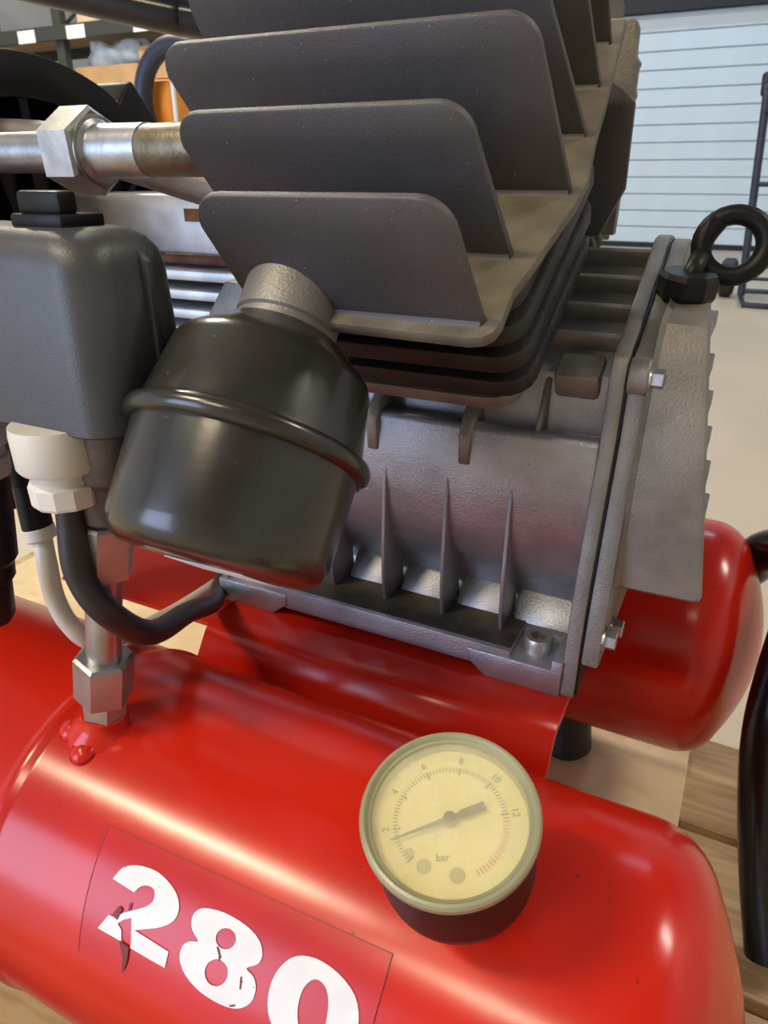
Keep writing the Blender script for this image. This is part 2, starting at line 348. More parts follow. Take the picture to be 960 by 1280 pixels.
zero = [(-0.0997, 0.0661), (-0.0924, 0.0639), (-0.0833, 0.0648), (-0.0755, 0.0684), (-0.072, 0.0742), (-0.0714, 0.0807), (-0.0731, 0.0866), (-0.0773, 0.0908), (-0.0845, 0.0928), (-0.0933, 0.0925), (-0.1011, 0.0894), (-0.1047, 0.084), (-0.1056, 0.0772), (-0.1039, 0.071)]
zin = [(-0.0908, 0.0697), (-0.0866, 0.07), (-0.0838, 0.0736), (-0.0826, 0.08), (-0.0833, 0.0851), (-0.0854, 0.0878), (-0.0895, 0.0876), (-0.0921, 0.0844), (-0.0937, 0.0797), (-0.0936, 0.0738)]
def part_smooth(p, runs, n=4):
    out = []; i = 0
    while i < len(p):
        r_ = next((q for q in runs if q[0] == i), None)
        if r_:
            out += [(v.x, v.y) for v in spline([(a, b, 0) for a, b in p[r_[0]:r_[1] + 1]], n)]; i = r_[1] + 1
        else: out.append(p[i]); i += 1
    return out
tag(obj('digit', film(part_smooth(two, ((0, 11), (25, 33))), 0.0006), 'white_print', tank), 'white digit 2 with a scratch through its foot')
tag(obj('digit', film(sm(eight), 0.0006, (h1, h2)), 'white_print', tank), 'white digit 8')
tag(obj('digit', film(sm(zero), 0.0006, (sm(zin),)), 'white_print', tank), 'white digit 0')

M['scratch'] = mat('scraped_paint', (0.22, 0.03, 0.02), 0.6, 0, 0.4, 300)
M['label_edge'] = mat('label_edge', (0.26, 0.008, 0.006), 0.5)
def strip(a, b, wd): 
    d = Vector((b[0] - a[0], b[1] - a[1])).normalized(); n = Vector((-d.y, d.x)) * wd
    return [(a[0] + n.x, a[1] + n.y), (b[0] + n.x, b[1] + n.y), (b[0] - n.x, b[1] - n.y), (a[0] - n.x, a[1] - n.y)]
le = [(-0.190, 0.103), (-0.1945, 0.0558), (-0.0676, 0.0525), (-0.0664, 0.103)]
for p, q in zip(le, le[1:]): obj('decal_edge', film(strip(p, q, 0.00016), 0.0004, cuts=14), 'label_edge', tank)
for pg in ([(-0.1712, 0.0900), (-0.1660, 0.0905), (-0.1655, 0.0960), (-0.1668, 0.1010), (-0.1680, 0.0955)], [(-0.1755, 0.0790), (-0.1735, 0.0795), (-0.1745, 0.0838), (-0.1775, 0.0832)], [(-0.1712, 0.0760), (-0.1704, 0.0762), (-0.1702, 0.0790), (-0.1709, 0.0788)],
           [(-0.1300, 0.0752), (-0.1292, 0.0750), (-0.1268, 0.0778), (-0.1274, 0.0781)], [(-0.1282, 0.0770), (-0.1276, 0.0768), (-0.1270, 0.0790), (-0.1276, 0.0790)], [(-0.1175, 0.0800), (-0.1170, 0.0799), (-0.1160, 0.0838), (-0.1166, 0.0838)], [(-0.1190, 0.0905), (-0.1170, 0.0893), (-0.1166, 0.0897), (-0.1186, 0.0909)]):
    obj('scratch', film(pg, 0.0009, cuts=5), 'scratch', tank)

# --- mounting bridge between the tanks (bent sheet)
def sheet_profile(pts, th):
    up, dn = [], []
    for i, p in enumerate(pts):
        a = pts[max(i - 1, 0)]; b = pts[min(i + 1, len(pts) - 1)]
        d = Vector((b[0] - a[0], b[1] - a[1])).normalized(); n = Vector((-d.y, d.x))
        up.append((p[0] + n.x * th / 2, p[1] + n.y * th / 2)); dn.append((p[0] - n.x * th / 2, p[1] - n.y * th / 2))
    return up + dn[::-1]
prof = [(0.2530, -0.2655), (0.2695, -0.2428), (0.2708, -0.2412), (0.2730, -0.2392), (0.2790, -0.2380), (0.4140, -0.2380), (0.4200, -0.2392), (0.4222, -0.2412), (0.4235, -0.2428), (0.4400, -0.2655)]
obj('mounting_bridge', prism_x(sheet_profile(prof, 0.004), -0.252, -0.0455), 'red', C, 0.0006, 1, ang=50)
obj('cross_plate', box(-0.43, -0.268, 0.313, 0.440, -0.2775, -0.2745), 'red', C, 0.001, 1)
# --- crankcase
AX = 0.415     # plane of symmetry of the V
half = [(0.322, -0.236), (0.322, -0.2190), (0.337, -0.2175), (0.3405, -0.2100), (0.3360, -0.2020), (0.3270, -0.1900), (0.3195, -0.1760), (0.3155, -0.1600), (0.3140, -0.1420), (0.3150, -0.1250), (0.3165, -0.1110), (0.3185, -0.1085), (0.3240, -0.1080), (0.3255, -0.1130), (0.3330, -0.1120), (0.3345, -0.0830), (0.4060, -0.0420)]
poly = half + [(2 * AX - y, z) for y, z in half[::-1]]
crank = obj('crankcase', prism_x(poly, -0.255, -0.0506), 'alu', C, 0.0012, 2, ang=30)
tag(crank, 'grey cast aluminium crankcase')
# base feet below the ledge, at both ends
for x0, x1, xin in ((-0.261, -0.222, -0.212), (-0.090, -0.0506, -0.100)):
    a, b = (x0, x1) if xin > x1 else (x0, x1)
    pl = [(x0, -0.2355), (x0, -0.2225), (x1, -0.2225), (x1, -0.2355)]
    if xin > x1: pl = [(x0, -0.2362), (x0, -0.2215), (xin, -0.2215), (xin, -0.228), (x1, -0.2362)]
    else: pl = [(xin, -0.228), (xin, -0.2215), (x1, -0.2215), (x1, -0.2362), (x0, -0.2362)]
    obj('mounting_foot', solid(pl, (0, 0, 0), X, Z, Y, 0.2955, 0.532), 'alu', crank, 0.001, 2)
n0, n1 = -0.0775, -0.0560      # notch for the bolt
obj('base_rail', solid([(-0.255, -0.2305), (-0.0506, -0.2305), (-0.0506, -0.2165), (n1, -0.2165), (n1, -0.2262), (n0, -0.2262), (n0, -0.2178), (-0.2360, -0.2178), (-0.2360, -0.2262), (-0.2540, -0.2262), (-0.255, -0.2190)], (0, 0, 0), X, Z, Y, 0.2965, 0.3225), 'alu', crank, 0.0010, 2)
obj('ledge_grime', box(n0 - 0.1585, n0 - 0.0006, 0.2995, 0.3300, -0.2180, -0.21745), 'grime', crank)
obj('pocket_sheet', box(n0 + 0.0004, n1 - 0.0004, 0.2980, 0.3228, -0.2265, -0.2258), 'grime', crank)  # dark brown sheet over the notch floor
# gusset ribs on the barrel
rib = [(0.3130, -0.2195), (0.338, -0.2195), (0.330, -0.150), (0.3145, -0.136), (0.3122, -0.146), (0.3105, -0.185), (0.3110, -0.205)]
for xr in (-0.190, -0.1565, -0.1215, -0.0882):
    obj('gusset_rib', prism_x(rib, xr - 0.0012, xr + 0.0012), 'alu', crank, 0.0012, 2)
# short vertical ribs bridging the lip
for xr in (-0.164, -0.1135):
    obj('lip_rib', prism_x([(0.3135, -0.1290), (0.3235, -0.1290), (0.3365, -0.0980), (0.3300, -0.0910), (0.3165, -0.1060), (0.3120, -0.1140)], xr - 0.003, xr + 0.003), 'alu_dark', crank, 0.0012, 2)
# socket-head bolts in square pockets
for xb in (-0.0667, -0.2455):
    b = obj('socket_bolt', lathe([(0.0070, -0.2260), (0.0074, -0.2250), (0.0074, -0.2140), (0.0068, -0.2130), (0.0040, -0.2130), (0.0040, -0.2190), (0, -0.2190)], (xb, 0.3105, 0), Z, 28), 'nut', crank)
# pads between the ribs
for x0, x1 in ((-0.187, -0.160), (-0.153, -0.125), (-0.118, -0.0915), (-0.085, -0.052)):
    obj('pad', prism_x([(0.326, -0.2185), (0.339, -0.2185), (0.3405, -0.2060), (0.338, -0.2045)], x0, x1), 'alu', crank, 0.0012, 2)
# --- V slope ribs beside the cylinder
A_, P_, O_ = Vector((0, -0.5, 0.8660254)), Vector((0, 0.8660254, 0.5)), Vector((0, 0.29, -0.001))
def hp(x, s, d=0.0): return O_ + X * x + P_ * s + A_ * d
def hsolid(poly, d0, d1): return solid(poly, O_, X, P_, A_, d0, d1)
for s in (0.016, 0.037, 0.059, 0.081):
    obj('slope_rib', hsolid([(-0.105, s - 0.0016), (-0.050, s - 0.0016), (-0.050, s + 0.0016), (-0.105, s + 0.0016)], -0.096, -0.0845), 'alu_dark', crank, 0.001, 2)
obj('slope_wall', hsolid([(-0.1085, -0.020), (-0.0985, -0.020), (-0.0935, 0.030), (-0.0945, 0.083), (-0.1085, 0.083)], -0.097, -0.080), 'alu_dark', crank, 0.002, 2)
obj('boss', hsolid([(-0.0770, -0.0085), (-0.0560, -0.0085), (-0.0560, 0.0085), (-0.0770, 0.0085)], -0.110, -0.0895), 'alu_dark', crank, 0.002, 2)
obj('pocket_rib', prism_x([(0.3175, -0.113), (0.335, -0.113), (0.336, -0.085), (0.332, -0.087)], -0.0815, -0.0785), 'alu_dark', crank, 0.001, 2)
# --- end flange, gasket, cover flange
fl = [(0.2972, -0.2360), (0.2972, -0.2340), (0.3005, -0.1870), (0.3110, -0.1400), (0.3200, -0.1050), (0.3215, -0.0800), (0.3250, -0.0715), (0.3310, -0.0680), (0.3380, -0.0660), (0.4040, -0.0280), (0.4150, -0.0270)]
fpoly = fl + [(2 * AX - y, z) for y, z in fl[:-1][::-1]]
def grow(poly, k, cy=AX, cz=-0.13): return [(cy + (y - cy) * k, cz + (z - cz) * k) for y, z in poly]
obj('end_flange', prism_x(fpoly, -0.0510, -0.0438), 'alu_dark', C, 0.0012, 2)
obj('gasket', prism_x(grow(fpoly, 0.985), -0.0438, -0.0428), 'black', C)
cf = [(y, max(z, -0.216)) for y, z in grow(fpoly, 0.985)]
cov = obj('crank_cover', prism_x(cf, -0.0428, -0.0345), 'alu_dark', C, 0.0014, 2); tag(cov, 'grey ribbed crankcase end cover')
# cover dome: lofted, slightly drafted
def loft(rings):
    bm = bmesh.new(); L = [[bm.verts.new(p) for p in rg] for rg in rings]; n = len(L[0])
    for p, q in zip(L, L[1:]):
        for k in range(n): bm.faces.new((p[k], p[(k + 1) % n], q[(k + 1) % n], q[k]))
    bm.faces.new(L[0]); bm.faces.new(L[-1]); return bm
dome = [(0.330, -0.1860), (0.3170, -0.1780), (0.3155, -0.1250), (0.3250, -0.0800), (0.3400, -0.0580), (0.3900, -0.0440), (0.4400, -0.0440), (0.4900, -0.0580), (0.5050, -0.0800), (0.5145, -0.1250), (0.5130, -0.1780), (0.500, -0.1860)]
def xr_(z): return -0.0145 + (-0.050 - z) * 0.145
def dring(k, dx, base=None): return [Vector(((base if base is not None else xr_(z) - dx - 0.075 * (y - 0.32)), y, z)) for y, z in grow(dome, k, AX, -0.12)]
obj('cover_dome', loft([dring(1.025, 0, -0.0348), dring(1.0, 0, -0.0325), dring(0.995, 0.004), dring(0.985, 0.0012), dring(0.96, 0.0)]), 'alu_dark', cov, 0, ang=28)
for k in range(6):
    z = -0.062 - 0.019 * k; y0 = 0.330 if k else 0.345
    obj('cover_fin', box(xr_(z) - 0.012, xr_(z) - 0.0032, y0 + 0.015, y0 + 0.075, z - 0.009, z - 0.001), 'alu_dark', cov, 0.0006, 1)
for y, z in ((0.3275, -0.0800), (0.3060, -0.2020), (0.3300, -0.2100)):
    obj('cover_bolt', hexnut((-0.0346, y, z), X, 0.0085, 0.006, 0.3), 'zinc', cov)
    obj('bolt_washer', lathe([(0.0062, 0), (0.0062, 0.0012)], (-0.0349, y, z), X, 20), 'zinc', cov)
obj('flange_ear', lathe([(0.0085, 0), (0.0090, 0.001), (0.0090, 0.0075), (0.0082, 0.0085)], (-0.0430, 0.3290, -0.0800), X, 24), 'alu_dark', cov)
# --- lifting eye / filler cap on the cover
capb = Vector((-0.030, 0.372, -0.052)); cd = Vector((0.10, -0.10, 0.98)).normalized()
eye = obj('filler_cap', lathe([(0.0075, -0.010), (0.0075, 0.0), (0.0125, 0.001), (0.0135, 0.003), (0.0135, 0.010), (0.0120, 0.0125), (0.0, 0.013)], capb, cd, 9), 'black', C, ang=20)
tag(eye, 'black cap with a ring handle')
rc = Vector((-0.0140, 0.388, -0.0290)); rn = Vector((0.12, -0.93, 0.30)).normalized(); ra, rb_, _ = frame_of(rn)
ring = [(rc + (ra * cos(2 * pi * k / 28) + rb_ * sin(2 * pi * k / 28)) * 0.0138) for k in range(28)]
obj('ring_handle', tube(ring, 0.0046, 12, closed=True, straight=True), 'black', eye)
obj('ring_stem', tube([capb + cd * 0.010, capb + cd * 0.014 + Vector((0.001, 0.003, 0)), Vector((-0.0270, 0.3850, -0.0330)), Vector((-0.0262, 0.388, -0.0260)), Vector((-0.0215, 0.388, -0.0180))], 0.0044, 12), 'black', eye)

# --- cylinder: stacked dark cooling plates along the leaning axis
cylr = obj('cylinder', lathe([(0.040, -0.088), (0.040, -0.004)], hp(-0.135, 0.010), A_, 40), 'cyl', C); tag(cylr, 'dark finned cylinder')
obj('cylinder_base', hsolid(rrect(-0.178, -0.0850, -0.038, 0.066, 0.014), -0.087, -0.0795), 'alu_dark', cylr, 0.0015, 2)
for k in range(4):
    d = -0.0765 + 0.0185 * k; g = 0.0018 * k
    obj('cylinder_fin', hsolid(rrect(-0.184 - g, -0.0780 + g * 0.8, -0.0400 - 0.0052 * k, 0.074, 0.014), d, d + 0.0095), 'cyl', cylr, 0.0022, 2)
# --- head plate and cooling fins
hd_poly = [(-0.160, -0.0875), (-0.0780, -0.0890), (-0.0735, -0.0880), (-0.0705, -0.0850), (-0.0695, -0.0800), (-0.0705, -0.0640), (-0.0690, -0.0570), (-0.0660, -0.0350), (-0.0632, -0.0150), (-0.0625, 0.0), (-0.0668, 0.030), (-0.0690, 0.055), (-0.0718, 0.078), (-0.0745, 0.104), (-0.078, 0.135), (-0.225, 0.135), (-0.226, 0.03), (-0.208, -0.015), (-0.180, -0.055), (-0.164, -0.082)]
head = obj('cylinder_head', hsolid(hd_poly, -0.0045, 0.0), 'fin_base', C, 0.0012, 2); tag(head, 'brownish grey cylinder head with tall cooling fins')
# (s, left bottom x, left top x, right bottom x, right top x, height)
fins = [(-0.0810, -0.163, -0.170, -0.0745, -0.0785, 0.0425, 0.0115), (-0.0465, -0.184, -0.196, -0.0760, -0.0835, 0.0515, 0.0115), (-0.0080, -0.212, -0.2250, -0.0660, -0.0740, 0.0590, 0.0115),
        (0.0310, -0.231, -0.2345, -0.0702, -0.0850, 0.067, 0.010), (0.0705, -0.232, -0.240, -0.0742, -0.084, 0.073, 0.010), (0.1100, -0.232, -0.242, -0.0790, -0.084, 0.078, 0.010)]
for s, lb, lt, rb, rt, hh, cr in fins:
    pol = [(lb, -0.0005), (rb, -0.0005)]
    for k in range(7):
        a = radians(0 + 90 * k / 6); pol.append((rt - cr + cr * cos(a), hh - cr + cr * sin(a)))
    for k in range(7):
        a = radians(90 + 90 * k / 6); pol.append((lt + cr + cr * cos(a), hh - cr + cr * sin(a)))
    obj('cooling_fin', solid(pol, O_, X, A_, P_, s - 0.0017, s + 0.0017), 'fin', head, 0.0009, 2, ang=40)
    # foot fillet of each fin
    obj('fin_foot', solid([(s - 0.0032, -0.0002), (s + 0.0032, -0.0002), (s + 0.0020, 0.0007), (s + 0.0013, 0.0024), (s - 0.0013, 0.0024), (s - 0.0020, 0.0007)], O_, P_, A_, X, lb + 0.001, rb - 0.001), 'fin', head)
# --- rear cylinder of the V, leaning away
A2, P2, O2 = Vector((0, 0.5, 0.8660254)), Vector((0, 0.8660254, -0.5)), Vector((0, 0.54, -0.001))
def h2solid(poly, d0, d1): return solid(poly, O2, X, P2, A2, d0, d1)
cyl2 = obj('cylinder', lathe([(0.040, -0.088), (0.040, -0.004)], O2 + X * -0.145 + P2 * -0.010, A2, 40), 'cyl', C); tag(cyl2, 'dark finned cylinder leaning away at the back')
for k in range(6):
    d = -0.0775 + 0.0118 * k
    obj('cylinder_fin', h2solid(rrect(-0.192, -0.105, -0.074, 0.045, 0.012), d, d + 0.0042), 'cyl', cyl2, 0.0008, 1)
head2 = obj('cylinder_head', h2solid([(-0.24, -0.105), (-0.090, -0.105), (-0.096, -0.06), (-0.110, 0.08), (-0.18, 0.08)], -0.0045, 0), 'fin_base', C, 0.001, 2); tag(head2, 'rear cylinder head')
for k in range(5):
    s = -0.085 + 0.036 * k
    obj('cooling_fin', solid([(-0.22, 0), (-0.094 - 0.004 * k, 0), (-0.096 - 0.005 * k, 0.052 + 0.003 * k), (-0.102 - 0.005 * k, 0.059 + 0.003 * k), (-0.215, 0.059 + 0.003 * k)], O2, X, A2, P2, s - 0.0017, s + 0.0017), 'fin', head2, 0.0008, 2)
# cowl plates closing the V at the right-hand side
obj('air_deflector', solid([(-0.150, -0.030), (-0.0835, -0.0300), (-0.0725, -0.0060), (-0.0730, 0.0340), (-0.0800, 0.0400), (-0.0925, 0.0470), (-0.150, 0.047)], (0, 0.430, 0), X, Z, Y, -0.002, 0.002), 'fin', C, 0.001, 2)
bump = [(-0.150, -0.03), (-0.0780, -0.0300), (-0.0775, -0.0050), (-0.0765, 0.0020), (-0.0772, 0.0080), (-0.0772, 0.0190), (-0.0760, 0.0215), (-0.0768, 0.0250), (-0.0768, 0.0355), (-0.0755, 0.0380), (-0.0765, 0.0410), (-0.0765, 0.0500), (-0.0755, 0.0525), (-0.0782, 0.0560), (-0.0785, 0.0680), (-0.0800, 0.0715), (-0.0835, 0.0725), (-0.150, 0.0725)]
obj('cowl_plate', solid(bump, (0, 0.446, 0), X, Z, Y, -0.004, 0.004), 'alu_dark', C, 0.001, 2)

# --- intake air filter
fd = Vector((0.0215, -0.6153, -0.7880)).normalized(); fo = Vector((-0.1449, 0.1848, -0.0863))
flt = obj('air_filter', lathe([(0.0, -0.0450), (0.0180, -0.0450), (0.0205, -0.0444), (0.0325, -0.0345), (0.0342, -0.0327), (0.0352, -0.0302), (0.0385, -0.0090), (0.0392, -0.0065)], fo, fd, 72), 'black_paint', C, ang=35)
tag(flt, 'black painted round intake filter canister')
obj('filter_rim', lathe([(0.0390, -0.0068), (0.0405, -0.0068), (0.0420, -0.0058), (0.0427, -0.0040), (0.0424, -0.0018), (0.0410, -0.0003), (0.0388, 0.0)], fo, fd, 72), 'black_paint', flt, ang=60)
obj('filter_cup', lathe([(0.0392, -0.0020), (0.0390, 0.0020), (0.0379, 0.0290), (0.0368, 0.0340), (0.0344, 0.0370), (0.0310, 0.0386), (0.0, 0.0391)], fo, fd, 72), 'black_paint', flt, ang=60)
fa, fb, _ = frame_of(fd)
obj('filter_sticker', solid([(-0.020, -0.024), (0.012, -0.024), (0.012, 0.0), (-0.020, 0.0)], fo + fd * 0.0392, fa, fb, fd, 0.0, 0.0003), 'tag', flt)
nk = fo - fd * 0.041
obj('filter_neck', lathe([(0.0185, 0.0), (0.0185, -0.0055), (0.0172, -0.0060), (0.0172, -0.0072), (0.0182, -0.0080), (0.0178, -0.0240), (0.0170, -0.0250), (0.0150, -0.034)], nk, fd, 48), 'alu_dark', flt, ang=30)

# --- pressure gauge on the tank
gp = radians(18); gn = Vector((0, -sin(gp), cos(gp))); gk = 0.1474
gc = Vector((-0.0517, TY, TZ)) + gn * gk
cr_ = Vector((cos(TH), sin(TH), 0)); ge1 = (cr_ - gn * cr_.dot(gn)).normalized(); ge2 = gn.cross(ge1)
gau = obj('pressure_gauge', lathe([(0.0235, -0.0340), (0.0245, -0.0330), (0.0250, -0.0290), (0.0252, -0.0080), (0.0, -0.0080)], gc, gn, 72), 'black', C, ang=40); tag(gau, 'round pressure gauge with yellowed fogged lens')
obj('gauge_stem', lathe([(0.0070, -(gk - R) - 0.002), (0.0070, -0.0335)], gc, gn, 20), 'zinc', gau)
obj('gauge_bezel', lathe([(0.0252, -0.0052), (0.0262, -0.0048), (0.0267, -0.0034), (0.0267, -0.0012), (0.0261, -0.0002), (0.0252, 0.0000), (0.0247, -0.0006), (0.0243, -0.0016), (0.0234, -0.0018), (0.0230, -0.0028), (0.0228, -0.0062)], gc, gn, 96, caps=False), 'bezel', gau, ang=25)
obj('gauge_dial', lathe([(0.0242, -0.0072), (0.0242, -0.0062), (0.0, -0.0062)], gc, gn, 72), 'dial', gau, smooth=False)
def dl(u_, v_, h): return gc + ge1 * u_ + ge2 * v_ + gn * (-0.0062 + h)
def flat(poly, h0, h1):
    return solid(poly, gc + gn * -0.0062, ge1, ge2, gn, h0, h1)
def bar(a, r0, r1, wd):
    c, s = cos(a), sin(a); return [(r0 * c - wd * s, r0 * s + wd * c), (r0 * c + wd * s, r0 * s - wd * c), (r1 * c + wd * s, r1 * s - wd * c), (r1 * c - wd * s, r1 * s + wd * c)]
bm = bmesh.new()
for i in range(61):
    a = radians(220 - 216 * i / 60); big = i % 10 == 0
    solid(bar(a, 0.0158 if not big else 0.0150, 0.0172, 0.00028 if big else 0.00012), gc + gn * -0.0062, ge1, ge2, gn, 0.0001, 0.0003, bm)
obj('dial_scale', bm, 'tick', gau, smooth=False)
bm = bmesh.new()
for i in range(18):
    a = radians(0 - 66 * i / 17); solid(bar(a, 0.0156, 0.0174, 0.0002), gc + gn * -0.0062, ge1, ge2, gn, 0.0001, 0.0003, bm)
obj('dial_red_zone', bm, 'redtick', gau, smooth=False)
rotm = Matrix((ge1, ge2, gn)).transposed().to_4x4()
def text(body, u_, v_, size, ang, mname):
    cu = bpy.data.curves.new('dial_numeral', 'FONT'); cu.body = body; cu.size = size; cu.align_x = 'CENTER'; cu.align_y = 'CENTER'; cu.extrude = 0.00005; cu.resolution_u = 3
    t = bpy.data.objects.new('tmp', cu); COL.objects.link(t); dg = bpy.context.evaluated_depsgraph_get()
    me = bpy.data.meshes.new_from_object(t.evaluated_get(dg)); bpy.data.objects.remove(t)
    o = rawobj('dial_numeral', me, mname, None)
    o.matrix_world = Matrix.Translation(dl(u_, v_, 0.0004) + Vector((0, 0, H))) @ rotm @ Matrix.Rotation(ang, 4, 'Z'); place(o, gau)
for i, n in enumerate(('2', '4', '6', '8', '10', '12')):
    a = radians(184 - 36 * i); text(n, 0.0194 * cos(a), 0.0194 * sin(a), 0.0030, a - pi / 2, 'tick')
text('bar', -0.003, -0.0105, 0.0030, 0, 'tick')
for u_, v_, r_ in ((-0.0085, -0.0125, 0.0021), (0.0008, -0.0155, 0.0022), (-0.0125, -0.0085, 0.0014)):
    obj('dial_logo', solid([(u_ + r_ * cos(2 * pi * k / 16), v_ + r_ * sin(2 * pi * k / 16)) for k in range(16)], gc + gn * -0.0062, ge1, ge2, gn, 0.0001, 0.0003), 'blotch', gau)
na = radians(196.5); c, s = cos(na), sin(na)
def npt(r_, w_): return (r_ * c - w_ * s, r_ * s + w_ * c)
nd = obj('gauge_needle', flat([npt(0.0185, -0.0001), npt(0.0185, 0.0001), npt(0.004, 0.0007), npt(-0.003, 0.0007), npt(-0.0035, 0.0012), npt(-0.0110, 0.0014), npt(-0.0110, -0.0014), npt(-0.0035, -0.0012), npt(-0.003, -0.0007), npt(0.004, -0.0007)], 0.0020, 0.0024), 'needle', gau, smooth=False)
obj('needle_hub', lathe([(0.0020, -0.0062), (0.0020, -0.0034), (0.0016, -0.0030), (0, -0.0030)], gc, gn, 24), 'tick', nd)
obj('gauge_lens', lathe([(0.0232, -0.0032), (0.0232, -0.0024), (0.0, -0.0024)], gc, gn, 72), 'lens', gau, smooth=False)

# --- riser pipe and fittings on the tank
px_, py_ = -0.2270, 0.1710
zt = TZ + sqrt(R * R - (py_ - TY) ** 2)
rb0 = Vector((px_, py_, zt)); rd = Vector((0.0215, 0, 0.0987)).normalized()
ris = obj('riser_pipe', lathe([(0.0072, 0.0), (0.0072, 0.130)], rb0, rd, 28), 'zinc', C); tag(ris, 'short zinc plated riser pipe with hex nuts')
obj('weld_boss', lathe([(0.0165, -0.010), (0.0150, -0.0015), (0.0118, 0.0015), (0.0104, 0.004), (0.0100, 0.009)], rb0, rd, 32), 'red', ris, ang=60)
for ox, oy in ((-0.0120, -0.0070), (0.001, -0.0135)):
    pz = TZ + sqrt(R * R - (py_ + oy - TY) ** 2)
    obj('weld_bead', lathe([(0.0001, -0.0040), (0.0050, -0.0025), (0.0066, 0.0), (0.0050, 0.0030), (0.0001, 0.0042)], (px_ + ox, py_ + oy, pz - 0.0002), (0, -0.3, 1), 18), 'red', ris, ang=60)
obj('hex_nut', hexnut(rb0 + rd * 0.0085, rd, 0.0172, 0.0100, 0.9), 'nut', ris)
obj('hex_nut', hexnut(rb0 + rd * 0.0180, rd, 0.0215, 0.0235, 0.35), 'zinc', ris)
obj('hex_nut', hexnut(rb0 + rd * 0.0860, rd, 0.0205, 0.0250, 0.6), 'nut', ris)
obj('elbow_body', lathe([(0.0088, 0.1115), (0.0098, 0.113), (0.0098, 0.128), (0.0118, 0.131), (0.0118, 0.150), (0.009, 0.165)], rb0, rd, 24), 'cast_pipe', ris)
# --- pressure switch box
bx0, bx1, by0, by1, bz0, bz1 = -0.290, -0.1760, 0.1550, 0.2030, -0.0785, -0.0145
def switch_box():
    r = 0.013; rings = []
    for z, ins, rr in ((bz0, 0.0015, r), (bz0 + 0.0012, 0.0, r), (bz1 - 0.012, 0.0022, r), (bz1 - 0.0075, 0.0032, r), (bz1 - 0.0035, 0.0056, r), (bz1 - 0.0008, 0.0095, r), (bz1, 0.0135, 0.010)):
        rings.append([Vector((x, y, z)) for x, y in rrect(bx0 + ins, bx1 - ins, by0 + ins, by1 - ins, rr, 6)])
    return loft(rings)
psw = obj('pressure_switch', switch_box(), 'plastic', C, ang=50); tag(psw, 'dark grey pressure switch housing with black knob')
obj('housing_rib', solid([(bz0 + 0.004, 0.0), (bz1 - 0.006, -0.0028), (bz1 - 0.010, 0.0012), (bz0 + 0.004, 0.0022)], (bx1 - 0.001, 0.1835, 0), Z, X, Y, -0.0016, 0.0016), 'plastic', psw, 0.0006, 2)
kb = obj('switch_knob', box(-0.2190, -0.1960, 0.1690, 0.1870, bz1 - 0.0005, bz1 + 0.0038), 'black', psw, 0.001, 2)
obj('knob_grip', box(-0.2175, -0.1985, 0.1715, 0.1790, bz1 + 0.0036, bz1 + 0.0105), 'black', kb, 0.0012, 2)
# --- cable glands
def gland(x, y, zt_, m1, m2):
    g = obj('cable_gland', lathe([(0.0146, zt_ + 0.002), (0.0150, zt_ - 0.001), (0.0148, zt_ - 0.0125), (0.0138, zt_ - 0.0140), (0.0110, zt_ - 0.0145)], (x, y, 0), Z, 36), m1, C, ang=35)
    obj('gland_thread', lathe([(0.0107, zt_ - 0.0140), (0.0114, zt_ - 0.0155), (0.0107, zt_ - 0.0165), (0.0114, zt_ - 0.0180), (0.0107, zt_ - 0.0195)], (x, y, 0), Z, 30), m1, g, ang=60)
    obj('gland_nut', lathe([(0.0100, zt_ - 0.0275), (0.0118, zt_ - 0.0272), (0.0123, zt_ - 0.0262), (0.0125, zt_ - 0.0195), (0.0112, zt_ - 0.0185)], (x, y, 0), Z, 12), m2, g, ang=20)
    return g
GX, GY = -0.2075, 0.1610
g1 = gland(GX, GY, bz0, 'white_pl', 'white_pl'); tag(g1, 'white cable gland nearer the filter')
g2 = gland(-0.2580, 0.1620, bz0, 'grey_pl', 'grey_pl'); tag(g2, 'grey cable gland at the left end')
gz = bz0 - 0.026
obj('power_cable', tube([(GX + 0.001, GY, gz + 0.006), (GX + 0.001, GY - 0.001, gz - 0.006), (-0.2050, 0.1570, -0.1330), (-0.1985, 0.1610, -0.1510), (-0.2040, 0.1850, -0.1765), (-0.2235, 0.2280, -0.1970), (-0.2480, 0.2740, -0.2240), (-0.2690, 0.3050, -0.2350), (-0.2850, 0.3400, -0.2360)], 0.0054, 16, 10), 'rubber', C)
obj('strain_relief', lathe([(0.0105, gz + 0.002), (0.0112, gz - 0.004), (0.0112, gz - 0.040), (0.0095, gz - 0.043), (0.0095, gz - 0.050), (0.0078, gz - 0.052), (0.0078, gz - 0.070), (0.006, gz - 0.074)], (-0.2390, 0.1620, 0), (0.18, 0, 1), 16), 'black', C, ang=25)
# white drain hose behind the riser
hs = obj('drain_hose', tube([(-0.2722, 0.193, -0.1494), (-0.2678, 0.1895, -0.1611), (-0.2657, 0.188, -0.177), (-0.2615, 0.189, -0.1909), (-0.2582, 0.196, -0.2043), (-0.266, 0.22, -0.2195), (-0.2758, 0.2456, -0.2324), (-0.2896, 0.293, -0.2486), (-0.3065, 0.3623, -0.2651)], 0.0045, 14, 10), 'hose', C); tag(hs, 'milky white plastic hose')
obj('hose_collar', lathe([(0.0065, 0), (0.0072, 0.001), (0.0072, 0.006), (0.006, 0.007)], (-0.2722, 0.193, -0.1510), (-0.25, 0, 1), 20), 'white_pl', hs)
obj('hose_barb', lathe([(0.0068, 0), (0.0068, 0.022), (0.0085, 0.023), (0.0085, 0.045)], (-0.2735, 0.193, -0.1450), Z, 18), 'black', hs)

